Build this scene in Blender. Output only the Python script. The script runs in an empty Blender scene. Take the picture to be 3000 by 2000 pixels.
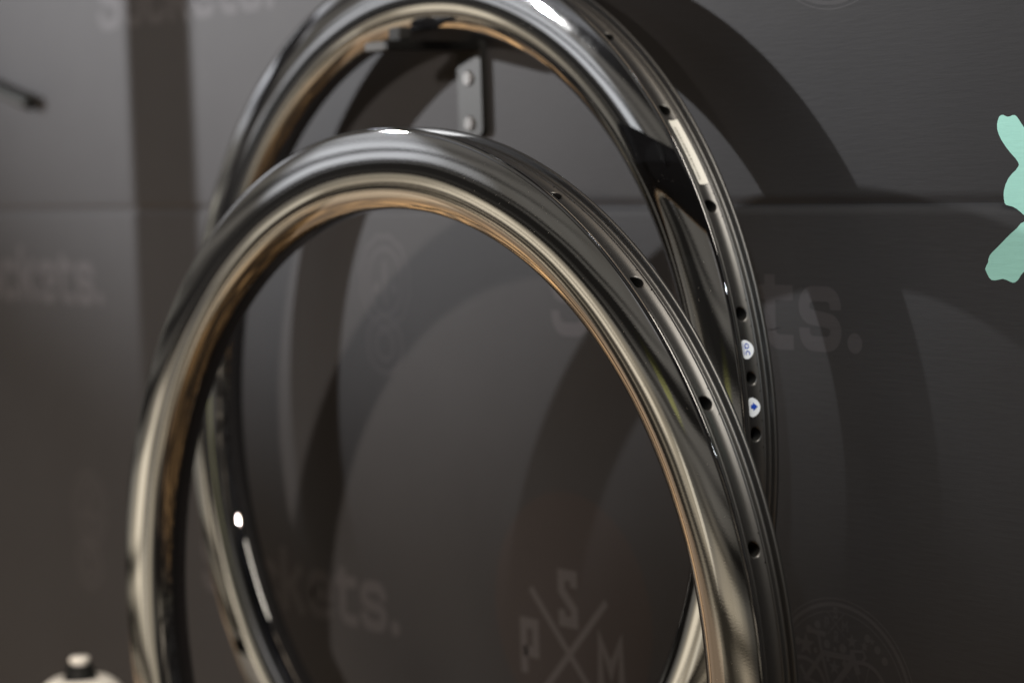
import bpy, bmesh, math, random
from mathutils import Matrix, Vector
random.seed(7)
S = bpy.context.scene
C = S.collection
PI = math.pi

# ------------------------------------------------------------------ camera
# world axes: X along the display wall, Y into the wall, Z up; the wall face lies at Y = WY
WY = 1.0
F = 6990.5
RX = Vector((0.61197948, 0.79018200, -0.03306847))     # camera right
RD = Vector((0.04011445, -0.07277226, -0.99654153))    # camera down
RF = Vector((-0.78985565, 0.60853645, -0.07623285))    # camera forward
cam_d = bpy.data.cameras.new("camera")
cam = bpy.data.objects.new("camera", cam_d); C.objects.link(cam)
m = Matrix.Identity(4)
for i in range(3):
    m[i][0] = RX[i]; m[i][1] = -RD[i]; m[i][2] = -RF[i]
cam.matrix_world = m
cam_d.sensor_width = 36; cam_d.lens = 36 * F / 3000
cam_d.clip_start = 0.02; cam_d.clip_end = 100
cam_d.dof.use_dof = True; cam_d.dof.focus_distance = 1.30; cam_d.dof.aperture_fstop = 5.0
S.camera = cam
S.view_settings.view_transform = 'Standard'; S.view_settings.look = 'None'
S.view_settings.exposure = 0; S.view_settings.gamma = 1
S.render.resolution_x = 1024; S.render.resolution_y = 682


def at(px, py, Y=WY):
    "point of the plane Y seen at that place of the 3000 x 2000 photograph"
    d = RX * ((px - 1500) / F) + RD * ((py - 1000) / F) + RF
    return d * (Y / d.y)


# ------------------------------------------------------------------ surroundings: the hall around the stand
W = bpy.data.worlds.new("World"); S.world = W; W.use_nodes = True
nt = W.node_tree; N = nt.nodes; L = nt.links
N.clear()
wo = N.new('ShaderNodeOutputWorld'); bg = N.new('ShaderNodeBackground')
L.new(bg.outputs[0], wo.inputs[0])
tc = N.new('ShaderNodeTexCoord'); D = tc.outputs['Generated']
sp = N.new('ShaderNodeSeparateXYZ'); L.new(D, sp.inputs[0])
ramp = N.new('ShaderNodeValToRGB')
mr = N.new('ShaderNodeMapRange'); mr.inputs[1].default_value = -1; mr.inputs[2].default_value = 1
L.new(sp.outputs[2], mr.inputs[0]); L.new(mr.outputs[0], ramp.inputs[0])
cr = ramp.color_ramp
stops = [(0.0, (.16, .085, .035)), (0.12, (.34, .19, .075)), (0.33, (.42, .235, .09)), (0.385, (.20, .125, .07)), (0.42, (.13, .115, .085)), (0.455, (.05, .046, .04)),
         (0.53, (.04, .04, .04)), (0.60, (.05, .05, .054)), (0.75, (.03, .031, .036)), (1.0, (.03, .032, .04))]
while len(cr.elements) < len(stops): cr.elements.new(0.5)
for e, (p_, c_) in zip(cr.elements, stops):
    e.position = p_; e.color = (*c_, 1)
# random noise for booths and people: blocky light and dark patches round the horizon
mp = N.new('ShaderNodeMapping'); L.new(D, mp.inputs[0]); mp.inputs['Scale'].default_value = (8, 8, 6)
nz = N.new('ShaderNodeTexNoise'); nz.inputs['Scale'].default_value = 1.0; nz.inputs['Detail'].default_value = 3
L.new(mp.outputs[0], nz.inputs['Vector'])
nr = N.new('ShaderNodeMapRange'); nr.inputs[1].default_value = .46; nr.inputs[2].default_value = .60
nr.inputs[3].default_value = .40; nr.inputs[4].default_value = 1.9
L.new(nz.outputs[0], nr.inputs[0])
mul = N.new('ShaderNodeVectorMath'); mul.operation = 'SCALE'
L.new(ramp.outputs[0], mul.inputs[0]); L.new(nr.outputs[0], mul.inputs['Scale'])
mp2 = N.new('ShaderNodeMapping'); L.new(D, mp2.inputs[0]); mp2.inputs['Scale'].default_value = (2.0, 2.0, 32)
nz2 = N.new('ShaderNodeTexNoise'); nz2.inputs['Scale'].default_value = 1.0; nz2.inputs['Detail'].default_value = 2
L.new(mp2.outputs[0], nz2.inputs['Vector'])
nr2 = N.new('ShaderNodeMapRange'); nr2.inputs[1].default_value = .43; nr2.inputs[2].default_value = .57
nr2.inputs[3].default_value = .12; nr2.inputs[4].default_value = 1.65
L.new(nz2.outputs[0], nr2.inputs[0])
acc = mul.outputs[0]


def lobe(d, a_in, a_out, col):
    "one bright spot added to the hall in direction d, a_in / a_out degrees in radius"
    global acc
    d = Vector(d).normalized()
    dt = N.new('ShaderNodeVectorMath'); dt.operation = 'DOT_PRODUCT'
    nm = N.new('ShaderNodeVectorMath'); nm.operation = 'NORMALIZE'; L.new(D, nm.inputs[0])
    L.new(nm.outputs[0], dt.inputs[0]); dt.inputs[1].default_value = d
    q = N.new('ShaderNodeMapRange'); q.interpolation_type = 'SMOOTHSTEP'
    q.inputs[1].default_value = math.cos(math.radians(a_out)); q.inputs[2].default_value = math.cos(math.radians(a_in))
    L.new(dt.outputs['Value'], q.inputs[0])
    sc = N.new('ShaderNodeVectorMath'); sc.operation = 'SCALE'; sc.inputs[0].default_value = col
    L.new(q.outputs[0], sc.inputs['Scale'])
    ad = N.new('ShaderNodeVectorMath'); ad.operation = 'ADD'; L.new(acc, ad.inputs[0]); L.new(sc.outputs[0], ad.inputs[1])
    acc = ad.outputs[0]


def ae(az, el):            # azimuth 0 = straight out from the wall, negative = toward the left of the stand
    a, e = math.radians(az), math.radians(el)
    return (math.sin(a) * math.cos(e), -math.cos(a) * math.cos(e), math.sin(e))
LOBES = [  # glows added to the surroundings for the rims to reflect
    (ae(-42, -3), .8, 1.8, (.42, .42, .02)),       # yellow spot added for both rims to mirror
    (ae(-49, -9), .6, 1.6, (1.1, 1.0, .8)), (ae(-66, 1), .8, 2.0, (.9, .85, .7)), (ae(-37, 3), .8, 2.2, (.5, .5, .55)),
    (ae(-56, 2), 14, 34, (.27, .25, .215)),         # broad glow of the hall, added to lift the dark reflections
    (ae(-52.3, 3.6), 1.5, 4.6, (1.5, 1.55, 1.65)),  # pale patches put in for the rim tops to mirror
    (ae(-47, 11), 1.2, 4, (.45, .48, .55)),
    (ae(-64, 9), 2, 5, (1.5, 1.55, 1.7)),
    (ae(-57, -14), 6, 12, (.80, .66, .45)),        # beige glows in place of pale counters, added for the reflections
    (ae(-41, -15), 4, 9, (.9, .74, .5)),
    (ae(-57, -7.5), 1.5, 4.5, (1.3, 1.15, .9)),
    (ae(-14, -1), 3, 9, (1.0, .85, .66)),
    (ae(-82, -27), 8, 16, (1.0, .55, .2)),         # orange glow added on the wooden floor by the wall
    (ae(30, 78), 14, 26, (1.4, 1.1, .8)),          # overhead glow of ceiling lamps, added to warm the tyre beds
    (ae(-58, 22), 1.2, 2.0, (30, 32, 36)), (ae(112, 28), .8, 1.4, (28, 30, 36)), (ae(-20, 33), 1.0, 1.6, (25, 26, 28)),
    (ae(119, 16), .6, 1.1, (25, 22, 17)), (ae(-45, 45), 1.2, 2.0, (20, 20, 20)),
]
for l_ in LOBES: lobe(*l_)
fin = N.new('ShaderNodeVectorMath'); fin.operation = 'SCALE'
L.new(acc, fin.inputs[0]); L.new(nr2.outputs[0], fin.inputs['Scale'])      # level streaks added to stripe the reflections
L.new(fin.outputs[0], bg.inputs[0]); bg.inputs[1].default_value = 1.0


def lamp(name, loc, power, col, radius, aim=None, size=None, blend=1.0):
    ld = bpy.data.lights.new(name, 'SPOT' if aim is not None else 'POINT')
    ld.energy = power; ld.color = col; ld.shadow_soft_size = radius
    o = bpy.data.objects.new(name, ld); C.objects.link(o); o.location = loc
    if aim is not None:
        ld.spot_size = math.radians(size); ld.spot_blend = blend
        o.rotation_euler = (Vector(aim) - Vector(loc)).to_track_quat('-Z', 'Y').to_euler()
    return o


KEY = Vector((-3.47, -1.0, .52)) ; FRONT = Vector((-.55, -1.0, .52))
lamp('key_spot', KEY, 1080, (1, 1.0, 1.0), .028, (-1.70, 1, .50), 33.5)
lamp('front_spot', FRONT, 205, (1, .87, .74), .04, (-2.2, 1, -.18), 52)
lamp('right_spot', (-.15, -.1, .55), 34, (.90, .97, 1.0), .03, at(3090, 560), 21)
ld = bpy.data.lights.new('warm_fill', 'AREA'); ld.shape = 'RECTANGLE'; ld.size = 2.8; ld.size_y = 2.0
ld.energy = 14; ld.color = (1, .70, .45)  # unseen area light, added as warm fill for the lower left wall
wp = bpy.data.objects.new('warm_fill', ld); C.objects.link(wp); wp.location = (-4.2, 0, -1.9)
wp.rotation_euler = (Vector((-2.1, 1, -.35)) - wp.location).to_track_quat('-Z', 'Y').to_euler()

ld = bpy.data.lights.new('ceiling_lamp', 'AREA'); ld.shape = 'DISK'; ld.size = 1.0
ld.energy = 43; ld.color = (1, .92, .80)
cl = bpy.data.objects.new('ceiling_lamp', ld); C.objects.link(cl); cl.location = (.15, .72, 1.45)
cl.rotation_euler = (Vector((-1.1, .9, -.1)) - cl.location).to_track_quat('-Z', 'Y').to_euler()


# ------------------------------------------------------------------ materials
def mat(name, col, rough=.5, metal=0, ior=1.5, spec=None):
    m = bpy.data.materials.new(name); m.use_nodes = True
    b = m.node_tree.nodes['Principled BSDF']
    b.inputs['Base Color'].default_value = (*col, 1); b.inputs['Roughness'].default_value = rough
    b.inputs['Metallic'].default_value = metal; b.inputs['IOR'].default_value = ior
    return m, b, m.node_tree


def bump(t, b, src, strength, dist):
    bu = t.nodes.new('ShaderNodeBump'); bu.inputs['Strength'].default_value = strength
    bu.inputs['Distance'].default_value = dist
    t.links.new(src, bu.inputs['Height']); t.links.new(bu.outputs[0], b.inputs['Normal'])
    return bu


def noise(t, vec, scale, detail=3, rough=.5):
    n = t.nodes.new('ShaderNodeTexNoise'); n.inputs['Scale'].default_value = scale
    n.inputs['Detail'].default_value = detail; n.inputs['Roughness'].default_value = rough
    t.links.new(vec, n.inputs['Vector']); return n.outputs[0]


def mapping(t, scale, coord='Object'):
    c = t.nodes.new('ShaderNodeTexCoord'); mp = t.nodes.new('ShaderNodeMapping')
    mp.inputs['Scale'].default_value = scale; t.links.new(c.outputs[coord], mp.inputs[0]); return mp.outputs[0]


def wallmat(name, col, speck=True):
    m, b, t = mat(name, col, .55)
    b.inputs['Specular IOR Level'].default_value = .04
    v1 = mapping(t, (60, 60, 420)); v2 = mapping(t, (34, 34, 60)); v3 = mapping(t, (4, 4, 7))
    n1 = noise(t, v1, 1, 3); n2 = noise(t, v2, 1, 4, .6); n3 = noise(t, v3, 1, 2)
    # patches of stronger crinkles
    r3 = t.nodes.new('ShaderNodeMapRange'); r3.inputs[1].default_value = .42; r3.inputs[2].default_value = .68
    t.links.new(n3, r3.inputs[0])
    mu = t.nodes.new('ShaderNodeMath'); mu.operation = 'MULTIPLY'; t.links.new(n2, mu.inputs[0]); t.links.new(r3.outputs[0], mu.inputs[1])
    ad = t.nodes.new('ShaderNodeMath'); ad.operation = 'MULTIPLY_ADD'; ad.inputs[1].default_value = 1.3
    t.links.new(mu.outputs[0], ad.inputs[0]); t.links.new(n1, ad.inputs[2])
    bump(t, b, ad.outputs[0], .12, .0012)
    # mottled ink
    n4 = noise(t, mapping(t, (9, 9, 9)), 1, 9, .75)
    mx = t.nodes.new('ShaderNodeMixRGB'); mx.inputs[1].default_value = (*[c * .86 for c in col], 1)
    mx.inputs[2].default_value = (*[c * 1.14 for c in col], 1); t.links.new(n4, mx.inputs[0])
    t.links.new(mx.outputs[0], b.inputs['Base Color'])
    return m


M_wall = wallmat('printed_wall', (.0390, .0390, .0418))
M_print = wallmat('pale_grey_print', (.0625, .0605, .0655))
M_faint = wallmat('faint_grey_print', (.0535, .0525, .0565))
M_mark = wallmat('pale_mark_print', (.080, .076, .080))
M_badge = wallmat('badge_print', (.059, .058, .063))
M_plum = wallmat('plum_print', (.0455, .0410, .0420))
M_teal = wallmat('teal_print', (.34, .65, .58))


def carbonmat(name, rough, ior):
    m, b, t = mat(name, (.006, .006, .0065), rough, 0, ior)
    # faint waviness of the moulded clear coat
    v = mapping(t, (9, 9, 9)); n = noise(t, v, 1, 1.3)
    sm = noise(t, mapping(t, (38, 38, 38)), 1, 6, .7)          # smudges and wiping marks
    rr_ = t.nodes.new('ShaderNodeMapRange'); rr_.inputs[1].default_value = .42; rr_.inputs[2].default_value = .72
    rr_.inputs[3].default_value = rough; rr_.inputs[4].default_value = rough + .02
    t.links.new(sm, rr_.inputs[0]); t.links.new(rr_.outputs[0], b.inputs['Roughness'])
    v2 = mapping(t, (900, 900, 60)); n2 = noise(t, v2, 1, 2)
    ad = t.nodes.new('ShaderNodeMath'); ad.operation = 'MULTIPLY_ADD'; ad.inputs[1].default_value = .006
    t.links.new(n2, ad.inputs[0]); t.links.new(n, ad.inputs[2])
    bump(t, b, ad.outputs[0], .30, .002)
    return m


M_carbon = carbonmat('glossy_carbon', .012, 2.2)
M_bed = carbonmat('satin_carbon', .42, 1.9)
M_hole, _, _ = mat('hole_shade_black', (.002, .002, .002), .8)  # shade inside the holes, put into the colour
M_sticker, _, _ = mat('white_sticker', (.72, .72, .68), .5)
M_round, _, _ = mat('cool_white_sticker', (.72, .79, .88), .5)
M_blue, _, _ = mat('blue_ink', (.01, .06, .45), .5)
M_grey, _, _ = mat('grey_ink', (.30, .30, .29), .5)
M_black, _, _ = mat('black_powder_coat', (.006, .006, .006), .5)
M_pad, _, _ = mat('black_rubber_pad', (.003, .003, .003), .9)
M_dull, _, _ = mat('dull_grey_label', (.055, .055, .055), .7)
M_plate, _, _ = mat('dark_steel_plate', (.014, .014, .014), .5)
M_screw, _, _ = mat('zinc_screw', (.055, .05, .047), .5, .3)
M_slot, _, _ = mat('screw_recess', (.03, .03, .03), .6)
M_white, _, _ = mat('white_plastic', (.86, .85, .81), .35)
M_rubber, _, _ = mat('black_plastic', (.010, .011, .011), .55)


for q_ in (M_black, M_plate, M_dull, M_rubber): q_.node_tree.nodes['Principled BSDF'].inputs['Specular IOR Level'].default_value = .12


# ------------------------------------------------------------------ mesh helpers
def link(name, verts, faces, material, parent=None, smooth=False, mats=None, fmat=None):
    me = bpy.data.meshes.new(name); me.from_pydata([tuple(v) for v in verts], [], faces)
    me.materials.append(material)
    if mats:
        for q in mats: me.materials.append(q)
        for p_, k in zip(me.polygons, fmat): p_.material_index = k
    if smooth:
        for p_ in me.polygons: p_.use_smooth = True
    me.update()
    o = bpy.data.objects.new(name, me); C.objects.link(o)
    if parent is not None: o.parent = parent
    return o


def link_bm(name, bm, material, parent=None, smooth=False):
    me = bpy.data.meshes.new(name); bm.normal_update(); bm.to_mesh(me); bm.free(); me.materials.append(material)
    if smooth:
        for p_ in me.polygons: p_.use_smooth = True
    o = bpy.data.objects.new(name, me); C.objects.link(o)
    if parent is not None: o.parent = parent
    return o


def empty(name, loc=(0, 0, 0)):
    o = bpy.data.objects.new(name, None); C.objects.link(o); o.location = loc; o.empty_display_size = .05
    return o


def tag(o, label=None, cat=None, group=None, kind=None):
    if label: o['label'] = label
    if cat: o['category'] = cat
    if group: o['group'] = group
    if kind: o['kind'] = kind
    return o


def box(bm, c, s, bev=0, seg=2):
    r = bmesh.ops.create_cube(bm, size=1)
    vs = r['verts']
    for v in vs: v.co = Vector((v.co.x * s[0] + c[0], v.co.y * s[1] + c[1], v.co.z * s[2] + c[2]))
    if bev:
        es = list({e for v in vs for e in v.link_edges})
        bmesh.ops.bevel(bm, geom=es, offset=bev, segments=seg, affect='EDGES', profile=.5)


def lathe(prof, n=64):
    "prof: (r, z) from bottom to top, about Z"
    vs, fs = [], []
    for r, z in prof:
        for i in range(n):
            a = 2 * PI * i / n; vs.append((r * math.cos(a), r * math.sin(a), z))
    for j in range(len(prof) - 1):
        for i in range(n):
            k = (i + 1) % n; fs.append((j * n + i, j * n + k, (j + 1) * n + k, (j + 1) * n + i))
    return vs, fs


# ------------------------------------------------------------------ the printed wall
ZS = at(1200, 607).z        # height of the joint between the two wall panels
def wall_panel(name, z0, z1, round_at):
    xs = [-4.6 + i * .2 for i in range(29)]
    prof = []
    g = .0052
    dip = [(.0, .0021), (.15, .0019), (.4, .0013), (.7, .0006), (1.0, .0002), (1.4, 0)]      # fabric sinking into the joint
    if round_at == 'bottom':
        prof = [(z0 + g * a, dy) for a, dy in dip] + [(z1, 0)]
    else:
        prof = [(z0, 0)] + [(z1 - g * a, dy) for a, dy in reversed(dip)]
    vs = [(x, WY + dy, z) for z, dy in prof for x in xs]
    n = len(xs)
    fs = [(j * n + i, j * n + i + 1, (j + 1) * n + i + 1, (j + 1) * n + i) for j in range(len(prof) - 1) for i in range(n - 1)]
    o = link(name, vs, fs, M_wall, None, True)
    return tag(o, kind='structure')
upper = wall_panel('wall_upper_panel', ZS, 1.6, 'bottom')
lower = wall_panel('wall_lower_panel', -1.4, ZS, 'top')
back = link('wall_backing', [(-4.6, WY + .02, -1.4), (1, WY + .02, -1.4), (1, WY + .02, 1.6), (-4.6, WY + .02, 1.6)], [(0, 1, 2, 3)], M_rubber)
tag(back, kind='structure')

# --- prints on the wall: flat sheets 0.3 mm proud
lift = [0]
class Ink:
    "collects flat polygons in wall coordinates (x, z)"
    def __init__(s): s.v = []; s.f = []; s.k = 0; s.lv = []
    def up(s): s.k += 1
    def poly(s, pts):
        b = len(s.v); s.v += [(x, z) for x, z in pts]; s.lv += [s.k] * len(pts); s.f.append(tuple(range(b, b + len(pts))))
    def ring(s, cx, cz, r0, r1, n=96, sx=1, wav=0, k=0, a0=0, a1=2 * PI):
        s.k += 1
        for i in range(n):
            q = []
            for rr, aa in ((r0, i), (r1, i), (r1, i + 1), (r0, i + 1)):
                a = a0 + (a1 - a0) * aa / n; r = rr * (1 + wav * abs(math.sin(k * a)))
                q.append((cx + r * sx * math.cos(a), cz + r * math.sin(a)))
            s.poly(q)
    def disc(s, cx, cz, r, n=32, sx=1):
        s.k += 1
        s.poly([(cx + r * sx * math.cos(2 * PI * i / n), cz + r * math.sin(2 * PI * i / n)) for i in range(n)])
    def star(s, cx, cz, r, rot=PI / 2, k=5):
        s.k += 1
        pts = [(cx + (r if i % 2 == 0 else r * .42) * math.cos(rot + PI * i / k), cz + (r if i % 2 == 0 else r * .42) * math.sin(rot + PI * i / k)) for i in range(2 * k)]
        s.poly(pts)
    def stroke(s, pts, w):
        "one mitred ribbon along a polyline"
        P = [Vector(p) for p in pts]; Lh, Rh = [], []
        for i, p in enumerate(P):
            t0 = (P[i] - P[i - 1]).normalized() if i else (P[1] - P[0]).normalized()
            t1 = (P[i + 1] - P[i]).normalized() if i < len(P) - 1 else t0
            n0 = Vector((-t0.y, t0.x)); n1 = Vector((-t1.y, t1.x)); n = (n0 + n1).normalized()
            k = 1 / max(.5, n.dot(n0)); s.k += (i == 0); Lh.append(p + n * w * .5 * k); Rh.append(p - n * w * .5 * k)
        for i in range(len(P) - 1):
            s.poly([Lh[i], Lh[i + 1], Rh[i + 1], Rh[i]])
    def build(s, name, m, parent, level=1):
        o = link(name, [(x, WY - .00006 * level - .000002 * k, z) for (x, z), k in zip(s.v, s.lv)], [tuple(reversed(f)) for f in s.f], m, None)
        o.parent = parent
        bm = bmesh.new(); bm.from_mesh(o.data); bmesh.ops.remove_doubles(bm, verts=bm.verts, dist=1e-6)
        bmesh.ops.triangulate(bm, faces=[f for f in bm.faces if len(f.verts) > 4]); 
        for f in bm.faces:
            if f.normal.y > 0: f.normal_flip()
        bm.to_mesh(o.data); bm.free()
        return o


def arc(cx, cz, rx, rz, a0, a1, n=10):
    return [(cx + rx * math.cos(math.radians(a0 + (a1 - a0) * i / n)), cz + rz * math.sin(math.radians(a0 + (a1 - a0) * i / n))) for i in range(n + 1)]


def lettering(word, x_s, z0, h, parent, name='printed_lettering', m=None):
    "bold squared letters; x_s is the left edge of the last s, h the x-height"
    w = h * .90; st = h * .235; gap = h * .12
    adv = {'S': h * 1.06, 's': w, 'o': w, 'c': w * .96, 'k': w, 'e': w, 't': h * .74, '.': st * 1.3}
    ink = Ink()
    idx = word.rindex('s'); x = x_s - sum(adv[c] + gap for c in word[:idx])
    hs = st / 2
    for c in word:
        H = h * 1.34 if c == 'S' else h
        a = adv[c]; l, rr, b, t = x + hs, x + a - hs, z0 + hs, z0 + H - hs; mid = (b + t) / 2
        k = H * .188
        if c in 'sS':
            ink.stroke([(rr, t - H * .24)] + arc(rr - k, t - k, k, k, 0, 90, 6) + arc(l + k, t - k, k, k, 90, 180, 6)
                       + arc(l + k, mid + k * .95, k, k * .85, 180, 250, 5) + arc(rr - k, mid - k * .95, k, k * .85, 70, 0, 5)
                       + arc(rr - k, b + k, k, k, 0, -90, 6) + arc(l + k, b + k, k, k, -90, -180, 6) + [(l, b + H * .24)], st)
        elif c == 'o':
            pts = arc(rr - k, t - k, k, k, 0, 90, 6) + arc(l + k, t - k, k, k, 90, 180, 6) + arc(l + k, b + k, k, k, 180, 270, 6) + arc(rr - k, b + k, k, k, 270, 360, 6)
            ink.stroke(pts + pts[:2], st)
        elif c == 'c':
            ink.stroke([(rr, t - H * .22)] + arc(rr - k, t - k, k, k, 0, 90, 6) + arc(l + k, t - k, k, k, 90, 180, 6) + arc(l + k, b + k, k, k, 180, 270, 6) + arc(rr - k, b + k, k, k, 270, 360, 6) + [(rr, b + H * .22)], st)
        elif c == 'e':
            ink.stroke([(l, mid), (rr, mid)] + arc(rr - k, t - k, k, k, 0, 90, 6) + arc(l + k, t - k, k, k, 90, 180, 6) + arc(l + k, b + k, k, k, 180, 270, 6) + arc(rr - k, b + k, k, k, 270, 350, 6), st)
        elif c == 'k':
            ink.stroke([(l, z0), (l, z0 + h * 1.34)], st)
            ink.stroke([(rr, z0 + h), (l + st * .7, mid)], st); ink.stroke([(l + st, mid + st * .3), (rr + st * .1, z0)], st)
        elif c == 't':
            ink.stroke([(l + st * .5, t + h * .28), (l + st * .5, b + k)] + arc(l + st * .5 + k, b + k, k, k, 180, 270, 6) + [(x + a, b)], st)
            ink.stroke([(x - gap * .3, t), (x + a, t)], st)
        elif c == '.':
            ink.disc(x + a * .5, z0 + st * .66, st * .66, 20)
        x += a + gap
    return ink.build(name, m or M_print, parent)


s_l = at(2341, 940); s_t = at(2400, 838).z; s_b = at(2400, 1030).z
lettering('Sockets.', s_l.x, s_b, s_t - s_b, lower)
lettering('Sockets.', at(1056, 1740).x, at(1095, 1848).z, s_t - s_b, lower)
lettering('Sockets.', at(222, 830).x, at(240, 893).z, s_t - s_b, lower)
lettering('Sockets.', at(702, 20).x, at(702, 40).z, s_t - s_b, upper, m=M_faint)

# plum disc with crossed lines and the letters P, S, M, R round them
c1 = at(1672, 1800); r1 = (at(1672, 1441).z - c1.z)
ink = Ink(); ink.disc(c1.x, c1.z, r1, 96); ink.build('printed_disc', M_plum, lower)

def crossmark(cx, cz, u, parent, m, wl=.06, level=2):
    "cx, cz: crossing point, u: half size"
    ink = Ink()
    ink.stroke([(cx - u * .92, cz + u * .92), (cx + u * .92, cz - u * .92)], u * wl * 2)
    ink.stroke([(cx - u * .92, cz - u * .92), (cx + u * .92, cz + u * .92)], u * wl * 2)
    t = u * .17
    def G(ox, oz, pts): ink.stroke([(cx + ox * u + x * u, cz + oz * u + z * u) for x, z in pts], t)
    G(0, .92, [(.15, .12), (.15, .30), (-.15, .30), (-.15, .06), (.15, -.22), (.15, -.42), (-.15, -.42), (-.15, -.24)])   # S
    G(-.98, 0, [(-.15, -.45), (-.15, .35), (.15, .35), (.15, -.10), (-.15, -.10)])                                    # P
    G(.98, -.02, [(-.24, -.45), (-.24, .36), (0, -.10), (.24, .36), (.24, -.45)])                                      # M
    G(0, -1.0, [(-.15, -.45), (-.15, .35), (.15, .35), (.15, 0), (-.15, 0)]); G(0, -1.0, [(0, 0), (.16, -.45)])         # R
    return ink.build('printed_crossed_letters', m, parent, level)
x0 = at(1669, 1915); u_ = (at(1560, 1715).z - x0.z) / .95
crossmark(x0.x, x0.z, u_, lower, M_mark)

# round bicycle badge, lower right
cb = at(2462, 2050); rb = at(2462, 1752).z - cb.z
ink = Ink()
ink.ring(cb.x, cb.z, rb * .985, rb, 128); ink.ring(cb.x, cb.z, rb * .915, rb * .955, 128); ink.ring(cb.x, cb.z, rb * .86, rb * .873, 128)
for a in (150, 138, 122, 112, 60, 48, 38, 16, 6, -8, -22):
    rr = rb * .76; ink.disc(cb.x + rr * math.cos(math.radians(a)), cb.z + rr * math.sin(math.radians(a)), rb * .042, 14)
for px, py, r in ((2362, 1885, .10), (2496, 1878, .062), (2533, 1892, .045), (2445, 1953, .065), (2555, 1878, .035)):
    c = at(px, py); ink.star(c.x, c.z, rb * r * 1.25)
for px, py, r in ((2423, 1885, .045), (2470, 1898, .048), (2446, 1900, .022), (2390, 1903, .03), (2426, 1929, .026), (2475, 1943, .036)):
    c = at(px, py); ink.disc(c.x, c.z, rb * r, 14)
def pxs(*p): return [(at(x, y).x, at(x, y).z) for x, y in p]
sw = rb * .05
for pl, w in ((pxs((2372, 1843), (2395, 1851), (2420, 1857)), .055), (pxs((2398, 1856), (2408, 1910), (2416, 1945), (2432, 2010)), .04),
              (pxs((2410, 1910), (2455, 1920), (2500, 1928)), .06), (pxs((2496, 1910), (2503, 1935), (2516, 1975)), .07),
              (pxs((2500, 1932), (2470, 1975), (2440, 2015)), .07), (pxs((2408, 1915), (2385, 1950), (2358, 1990)), .055),
              (pxs((2345, 1945), (2365, 1985), (2430, 2020)), .04), (pxs((2490, 1906), (2530, 1908), (2536, 1925), (2525, 1940), (2512, 1936)), .03)):
    ink.stroke(pl, rb * w)
c = at(2355, 2015); ink.ring(c.x, c.z, rb * .29, rb * .335, 64)
c = at(2528, 2035); ink.ring(c.x, c.z, rb * .29, rb * .335, 64)
c = at(2528, 2035)
for a in range(0, 360, 36):
    ink.stroke([(c.x, c.z), (c.x + rb * .3 * math.cos(math.radians(a)), c.z + rb * .3 * math.sin(math.radians(a)))], rb * .012)
ink.build('printed_bicycle_badge', M_badge, lower)
c = at(2449, 1826); crossmark(c.x, c.z, rb * .125, lower, M_badge, .05, 2)
# same badge again, mostly above the frame
c = at(2432, -285); 
ink = Ink(); ink.ring(c.x, c.z, rb * .985, rb, 128); ink.ring(c.x, c.z, rb * .915, rb * .955, 128); ink.build('printed_bicycle_badge', M_faint, upper)

# faint balloon-like emblems
def emblem(px, py, py2, parent, r):
    c = at(px, py); ink = Ink()
    ink.ring(c.x, c.z, r * .90, r, 96, .92, .06, 6); ink.ring(c.x, c.z, r * .66, r * .76, 96, .92)
    ink.stroke([(c.x, c.z + r * .45), (c.x, c.z - r * .5)], r * .16)
    for s in (-1, 1): ink.disc(c.x + s * r * .33, c.z - r * .15, r * .13, 20)
    c = at(px, py2); ink.ring(c.x, c.z, r * .55, r * .68, 72, 1.05); ink.ring(c.x, c.z, r * .25, r * .38, 72, 1.05)
    return ink.build('printed_emblem', M_faint, parent)
rr = (at(1125, 690).z - at(1125, 960).z) / 2
emblem(1128, 825, 1010, lower, rr); emblem(262, 1490, 1650, lower, rr)

# teal shape on the right: ends of two crossed rounded bars
def zx(ox, oy, s, pts): return [(ox + x / s, oy + y / s) for x, y in pts]
o1 = zx(2000, 0, 2.351, [(2180, 805), (2192, 794), (2208, 792), (2224, 800), (2240, 805), (2258, 801), (2272, 794), (2290, 794), (2304, 806), (2325, 838), (2351, 878)])
o1 += [(3060, 450), (3160, 560), (3160, 720), (3060, 760)]
o1 += zx(2000, 667, 2.351, [(2352, 302), (2332, 325), (2312, 358), (2292, 376), (2275, 379), (2255, 372), (2232, 360), (2206, 352), (2178, 358), (2150, 363), (2128, 360), (2112, 345), (2100, 322), (2090, 300), (2084, 285), (2092, 262), (2104, 240), (2106, 218), (2115, 192), (2132, 170), (2160, 143), (2200, 102), (2250, 50), (2302, 4), (2330, -30)])
o1 += [(3010, 645), (3020, 636)]
o1 += zx(2000, 0, 2.351, [(2351, 1482), (2330, 1462), (2300, 1438), (2275, 1424), (2248, 1417), (2228, 1412), (2218, 1398), (2213, 1372), (2211, 1340), (2214, 1310), (2224, 1270), (2244, 1228), (2270, 1196), (2295, 1172), (2310, 1150), (2317, 1136), (2310, 1116), (2292, 1090), (2260, 1055), (2225, 1010), (2196, 965), (2178, 928), (2167, 890), (2166, 858), (2171, 830)])
ink = Ink(); ink.poly([(at(x, y).x, at(x, y).z) for x, y in o1]); ink.build('printed_teal_shape', M_teal, lower)


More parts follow.
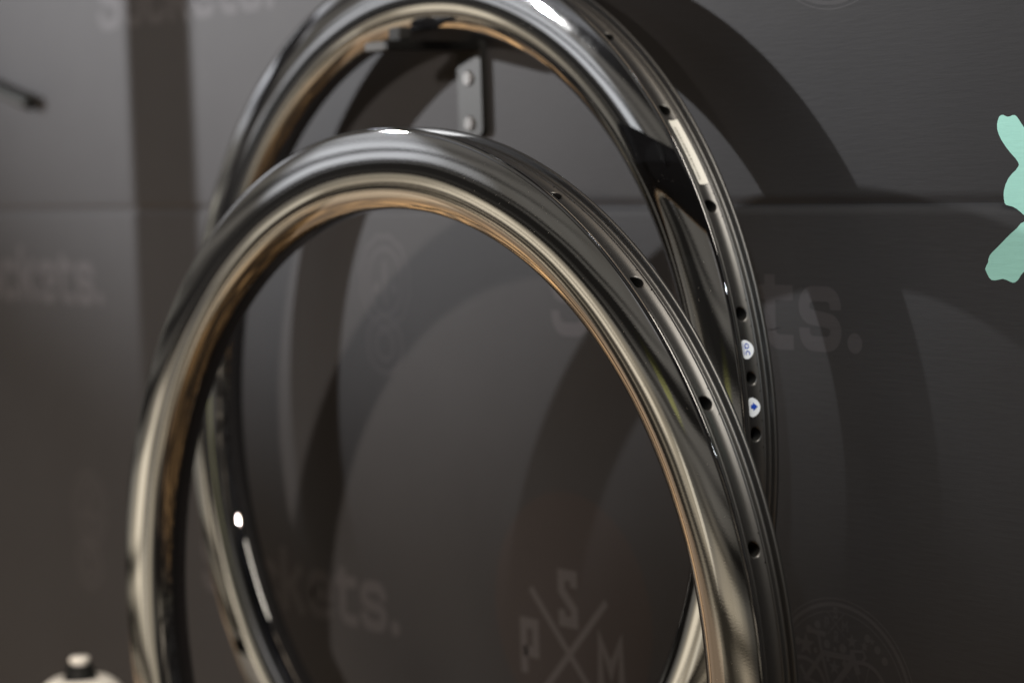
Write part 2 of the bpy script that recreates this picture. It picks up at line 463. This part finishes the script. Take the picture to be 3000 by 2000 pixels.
# ------------------------------------------------------------------ the two rims
RO = .316
def channel_r(z):            # floor of the tyre bed
    return RO - .0062 + .0016 * (abs(z) / .0052) ** 2.2
def make_rim(name, centre, n1, n2, holes, small_holes, label, group):
    n = Vector((n1, -1, n2)).normalized()
    u = Vector((0, 0, 1)).cross(n).normalized(); v = n.cross(u)
    root = empty(name)
    M = Matrix.Identity(4)
    for i in range(3): M[i][0] = u[i]; M[i][1] = v[i]; M[i][2] = n[i]; M[i][3] = centre[i]
    root.matrix_world = M
    tag(root, label, 'bicycle rim', group)
    w2, bul, d = .0130, .0016, .0488
    NS = 720
    # deep side walls and rounded nose
    side = []
    K = 34
    for i in range(K + 1):
        t = i / K; a = t * PI / 2
        side.append((RO - .0006 - (d - .0006) * math.sin(a), (w2 + bul * math.sin(PI * min(t * 1.3, 1))) * max(0, math.cos(a)) ** .41))
    side[-1] = (RO - d, 0)
    full = [(RO, w2 - .0006), (RO - .0002, w2 - .0002)] + side + [(r, -z) for r, z in reversed(side[:-1])] + [(RO - .0002, -w2 + .0002), (RO, -w2 + .0006)]
    def ringmesh(prof):
        vs, fs = [], []
        for j in range(NS):
            a = 2 * PI * j / NS; ca, sa = math.cos(a), math.sin(a)
            vs += [(r * ca, r * sa, z) for r, z in prof]
        k = len(prof)
        for j in range(NS):
            j2 = (j + 1) % NS
            fs += [(j * k + i, j * k + i + 1, j2 * k + i + 1, j2 * k + i) for i in range(k - 1)]
        return vs, fs
    vs, fs = ringmesh(full); link('rim_body', vs, fs, M_carbon, root, True)
    # bead hooks, shelves and humps of the tyre bed, front and back
    hook = [(RO, w2 - .0006), (RO + .0001, w2 - .0014), (RO, w2 - .0022), (RO - .0005, w2 - .0027), (RO - .0020, w2 - .0030), (RO - .0030, w2 - .0031),
            (RO - .0037, w2 - .0034), (RO - .0040, w2 - .0042), (RO - .0040, w2 - .0058), (RO - .0037, w2 - .0066), (RO - .0036, w2 - .0070), (RO - .0038, w2 - .0074), (channel_r(.0052), .0052)]
    vs, fs = ringmesh([(r, z) for r, z in hook]); link('bead_hook', vs, fs, M_bed, root, True)
    vs, fs = ringmesh([(r, -z) for r, z in reversed(hook)]); link('bead_hook', vs, fs, M_bed, root, True)
    # channel floor with real access holes
    vs, fs, fm = [], [], []
    cols = 10
    zz = [-.0052 + .0104 * i / cols for i in range(cols + 1)]
    span = 3                                   # a hole patch covers 2 * span half-degree steps
    centres = [(round(h * 2) % NS, .0040) for h in holes] + [(round(h * 2) % NS, .0037) for h in small_holes]
    busy = {}
    for c_, r_ in centres:
        for k in range(-span, span): busy[(c_ + k) % NS] = 1
    def pt(ang, z, dr=0):
        r = channel_r(z) - dr; return (r * math.cos(ang), r * math.sin(ang), z)
    for j in range(NS):
        if j in busy: continue
        b = len(vs); a0, a1 = 2 * PI * j / NS, 2 * PI * (j + 1) / NS
        for z in zz: vs.append(pt(a0, z)); vs.append(pt(a1, z))
        for i in range(cols): fs.append((b + 2 * i, b + 2 * i + 1, b + 2 * i + 3, b + 2 * i + 2)); fm.append(0)
    for c_, hr in centres:
        ac = 2 * PI * c_ / NS; half = 2 * PI * span / NS; Rm = RO - .0055
        n_ = 48; b = len(vs); rings = []
        for lev in range(6):
            t = lev / 5; row = []
            for i in range(n_):
                a = 2 * PI * i / n_; cx, cz = math.cos(a), math.sin(a)
                s = min(half * Rm / max(1e-9, abs(cx)), .0052 / max(1e-9, abs(cz)))
                bx, bz = cx * s, cz * s; ix, iz = cx * hr, cz * hr
                x, z = bx + (ix - bx) * t, bz + (iz - bz) * t
                row.append(pt(ac + x / Rm, z, 0 if lev < 5 else .0002))
            rings.append(row)
        for dr in (.0016, .010):
            rings.append([pt(ac + math.cos(2 * PI * i / n_) * (hr - .0001) / Rm, math.sin(2 * PI * i / n_) * (hr - .0001), dr) for i in range(n_)])
        for row in rings: vs += row
        # four exact corners of the patch
        for lev in range(len(rings) - 1):
            for i in range(n_):
                k = (i + 1) % n_
                fs.append((b + lev * n_ + i, b + lev * n_ + k, b + (lev + 1) * n_ + k, b + (lev + 1) * n_ + i)); fm.append(1 if lev >= 5 else 0)
        fs.append(tuple(b + (len(rings) - 1) * n_ + i for i in range(n_))); fm.append(1)
    o = link('tyre_channel', vs, fs, M_bed, root, True, [M_hole], fm)
    bm = bmesh.new(); bm.from_mesh(o.data); bmesh.ops.remove_doubles(bm, verts=bm.verts, dist=2e-6)
    bmesh.ops.recalc_face_normals(bm, faces=bm.faces); bm.to_mesh(o.data); bm.free()
    for p_ in o.data.polygons: p_.use_smooth = p_.material_index == 0
    return root


rimF = make_rim('bicycle_rim', (-1.18666, .82714, -.29499), .0338, .0126, [17.0 + 15 * i for i in range(24)], [],
                'glossy black deep-section carbon rim in front, lower and nearer, overlapping the other', 'bare carbon rims shown at the wall')
rimB = make_rim('bicycle_rim', (-1.30972, .94475, -.17929), .0008, .0278, [3 + 12.857 * i for i in range(28)], [8.8],
                'glossy black deep-section carbon rim behind, hung on the wall hook, white stickers inside', 'bare carbon rims shown at the wall')


# lint and dust caught on the gloss
M_dust, _, _ = mat('pale_dust', (.45, .43, .40), .9)
def dust(rim, n, a0, a1, seed):
    rnd = random.Random(seed); vs, fs = [], []
    for _ in range(n):
        a = math.radians(rnd.uniform(a0, a1)); t = rnd.uniform(.06, .7); q = t * PI / 2
        r = RO - .0488 * math.sin(q); z = (.0130 + .0016 * math.sin(PI * min(t * 1.3, 1))) * math.cos(q) ** .41 + .00008
        L_ = rnd.choice((.00018, .00022, .0003, .0011)); w_ = .00010 if L_ > .001 else L_ * .8; h = rnd.uniform(0, PI)
        b = len(vs)
        for sx, sy in ((-1, -1), (1, -1), (1, 1), (-1, 1)):
            du = (sx * L_ * math.cos(h) - sy * w_ * math.sin(h)) * .5; dv = (sx * L_ * math.sin(h) + sy * w_ * math.cos(h)) * .5
            rr_, aa = r + du, a + dv / r
            tt = math.asin(max(0, min(1, (RO - rr_) / .0488))) / (PI / 2)
            zz_ = (.0130 + .0016 * math.sin(PI * min(tt * 1.3, 1))) * math.cos(tt * PI / 2) ** .41 + .00006
            vs.append((rr_ * math.cos(aa), rr_ * math.sin(aa), zz_))
        fs.append((b, b + 1, b + 2, b + 3))
    o = link('dust', vs, fs, M_dust, rim); o['kind'] = 'stuff'
dust(rimF, 150, -25, 75, 3); dust(rimB, 60, -10, 70, 5)

# stickers in the channel of the rear rim
def wrap_disc(name, a_deg, rad, m, parent, dr=.00025, rings=6, n=40):
    vs = []; fs = []
    Rm = RO - .006
    for k in range(rings + 1):
        for i in range(n):
            a = 2 * PI * i / n; s = rad * k / rings * math.cos(a); z = .0012 + min(.0055, rad) * k / rings * math.sin(a)
            r = channel_r(min(z, .0052)) + dr; t = math.radians(a_deg) + s / Rm
            vs.append((r * math.cos(t), r * math.sin(t), z))
    for k in range(rings):
        for i in range(n):
            j = (i + 1) % n; fs.append((k * n + i, k * n + j, (k + 1) * n + j, (k + 1) * n + i))
    return link(name, vs, fs, m, parent, True)
def wrap_ink(name, a_deg, strokes, w, m, parent, dr=.0004, zo=.0012):
    ink = Ink()
    for s in strokes:
        if s[0] == 'poly': ink.poly(s[1])
        else: ink.stroke(s, w)
    Rm = RO - .006; vs = []
    for (s, z), k in zip(ink.v, ink.lv):       # s along the rim, z across it
        z += zo
        r = channel_r(z) + dr + .000006 * k; t = math.radians(a_deg) + s / Rm; vs.append((r * math.cos(t), r * math.sin(t), z))
    return link(name, vs, ink.f, m, parent)
# s grows up the rim; z grows toward the viewer's left: text reads turned a quarter clockwise
st = wrap_disc('round_sticker', 12.1, .0056, M_round, rimB); st['label'] = 'round white sticker with the blue letters QC'
def T(x, y): return (-x, y)        # letter space (x right, y up) -> (s, z) turned
Qp = [(-.0015 + .0010 * math.cos(2 * PI * i / 16), .0000 + .0011 * math.sin(2 * PI * i / 16)) for i in range(18)]
Cp = [(.0017 + .0010 * math.cos(math.radians(a)), .0011 * math.sin(math.radians(a))) for a in range(50, 311, 20)]
def up(p): return [(-x * 1.35, -(y) * 1.35 - .0012) for x, y in p]
wrap_ink('sticker_lettering', 12.1, [up(Qp), up([(-.0013, -.0005), (-.0004, -.0013)]), up(Cp)], .0006, M_blue, rimB)
wrap_ink('sticker_lettering', 12.1, [up([(x * .0006 - .0027, -.0024), (x * .0006 - .0023, -.0024)]) for x in range(9)], .0006, M_blue, rimB)
st = wrap_disc('round_sticker', 5.9, .0056, M_round, rimB); st['label'] = 'round white sticker with a blue arrow'
wrap_ink('sticker_arrow', 5.9, [('poly', [(-x * 1.2, z * 1.2 - .0014) for x, z in ((-.0012, .0022), (.0006, .0022), (.0006, .0006), (.0018, .0006), (-.0002, -.0022), (-.0024, .0006), (-.0012, .0006))])], .001, M_blue, rimB)
# long paper label
Rm = RO - .008; vs, fs = [], []
for i in range(25):
    a = math.radians(31.2 + (39.9 - 31.2) * i / 24)
    for k in range(5):
        z = -.0046 + .0066 * k / 4; r = channel_r(z) + .0003; vs.append((r * math.cos(a), r * math.sin(a), z))
for i in range(24):
    for k in range(4): fs.append((i * 5 + k, i * 5 + k + 1, i * 5 + 6 + k, i * 5 + 5 + k))
lb = link('paper_label', vs, fs, M_sticker, rimB, True); lb['label'] = 'long white paper label with faint grey print'
dash = []
xq = -.020
while xq < .019:
    ln = random.uniform(.0006, .0022); dash.append([(xq, -.0002), (xq + ln, -.0002)]); xq += ln + random.uniform(.0004, .0012)
wrap_ink('label_print', 35.5, dash, .0013, M_grey, rimB, .0005, 0)


# ------------------------------------------------------------------ wall hook that carries the rear rim
pc = at(1396, 285)
hook = empty('wall_hook', (pc.x, WY, pc.z))
tag(hook, 'black steel hook screwed to the wall, its arm reaching through the rear rim', 'hook')
def plate_mesh(w, z0, z1, t, r, n=8):
    pts = []
    for cx, cz, a0 in ((w / 2 - r, z1 - r, 0), (-w / 2 + r, z1 - r, 90), (-w / 2 + r, z0 + r, 180), (w / 2 - r, z0 + r, 270)):
        for i in range(n + 1):
            a = math.radians(a0 + 90 * i / n); pts.append((cx + r * math.cos(a), cz + r * math.sin(a)))
    k = len(pts); vs = [(x, -t, z) for x, z in pts] + [(x, 0, z) for x, z in pts]
    fs = [tuple(range(k - 1, -1, -1))] + [(i, (i + 1) % k, k + (i + 1) % k, k + i) for i in range(k)]
    return vs, fs
zt = at(1396, 120).z - pc.z; zb = at(1396, 400).z - pc.z
vs, fs = plate_mesh(.027, zb, zt, .006, .0055); link('mounting_plate', vs, fs, M_plate, hook)
# arm: flat bar coming out from the plate top, then an upturned lip
armz = zt - .004
bm = bmesh.new(); box(bm, (0, -.0445, armz), (.0265, .077, .0065), .0012); link_bm('arm', bm, M_black, hook)
bm = bmesh.new(); box(bm, (.004, -.066, armz + .0080), (.015, .010, .0095), .0025, 3); link_bm('rubber_pad', bm, M_pad, hook)
bm = bmesh.new(); box(bm, (-.001, -.0833, armz), (.022, .0006, .0052)); e_ = link_bm('end_label', bm, M_dull, hook)
e_['label'] = 'small pale label on the end of the arm'
for py in (230, 362):
    w_ = at(1396, py)
    bm = bmesh.new(); bmesh.ops.create_cone(bm, cap_ends=True, segments=32, radius1=.0052, radius2=.0040, depth=.0022)
    bmesh.ops.rotate(bm, verts=bm.verts, cent=(0, 0, 0), matrix=Matrix.Rotation(PI / 2, 3, 'X'))
    bmesh.ops.translate(bm, verts=bm.verts, vec=(0, -.0071, w_.z - pc.z)); sc = link_bm('screw', bm, M_screw, hook)
    bm = bmesh.new(); box(bm, (0, -.00835, w_.z - pc.z), (.0044, .0004, .0011)); box(bm, (0, -.0084, w_.z - pc.z), (.0011, .0004, .0044)); link_bm('screw_recess', bm, M_slot, sc)


# ------------------------------------------------------------------ rod coming in from the left
tip = at(90, 305, .990); tail = at(-260, 145, .990)
rod = empty('dark_rod', tip)
tag(rod, 'slim dark rod with a rounded tip, poking in at upper left', 'rod')
dv = tail - tip; ln = dv.length
prof = [(0, -.0002), (.0035, 0), (.0058, .0015), (.0066, .004), (.0068, .008), (.0068, .03)]
vs, fs = lathe(prof, 24); o = link('rubber_tip', vs, fs, M_rubber, rod, True)
o.rotation_euler = dv.to_track_quat('Z', 'Y').to_euler()
vs, fs = lathe([(.0060, .03), (.0060, ln)], 24); o = link('shaft', vs, fs, M_rubber, rod, True)
o.rotation_euler = dv.to_track_quat('Z', 'Y').to_euler()

# ------------------------------------------------------------------ drinks bottle, lower left
bt = at(236, 1998, .86)
bot = empty('drinks_bottle', (bt.x, bt.y, bt.z - .19))
tag(bot, 'white drinks bottle with black nozzle and pale pull spout', 'bottle')
k = .19
prof = [(0, 0), (.030, 0), (.0345, .003), (.0355, .010), (.0355, .095), (.0330, .104), (.0330, .118), (.0355, .126), (.0355, k - .028)]
vs, fs = lathe(prof, 72); link('bottle_body', vs, fs, M_white, bot, True)
prof = [(.0368, k - .0285), (.0372, k - .027), (.0370, k - .016), (.0345, k - .008), (.0290, k - .001), (.0225, k + .0035), (.0170, k + .0045), (.0125, k + .0030), (.0110, k + .0020)]
vs, fs = lathe(prof, 72); link('screw_cap', vs, fs, M_white, bot, True)
prof = [(.0138, k + .0018), (.0136, k + .003), (.0122, k + .0080), (.0108, k + .0120), (.0092, k + .0145), (.0070, k + .0150)]
vs, fs = lathe(prof, 48); link('nozzle', vs, fs, M_rubber, bot, True)
prof = [(.0056, k + .010), (.0056, k + .0148), (.0076, k + .0168), (.0080, k + .0195), (.0070, k + .0208), (0, k + .0212)]
vs, fs = lathe(prof, 48); link('pull_spout', vs, fs, M_white, bot, True)

# ------------------------------------------------------------------ stand post just left of the view; its shadow falls on the wall
def shadow_post():
    xa, xb = at(388, 0).x, at(528, 0).x
    y = .60; t = (y - KEY.y) / (WY - KEY.y)
    x0, x1 = KEY.x + (xa - KEY.x) * t, KEY.x + (xb - KEY.x) * t
    bm = bmesh.new(); box(bm, ((x0 + x1) / 2, y, .1), (x1 - x0, .03, 3.0), .003)
    o = link_bm('stand_post', bm, M_black); tag(o, 'black upright post of the stand, left of the rims', 'post')
shadow_post()
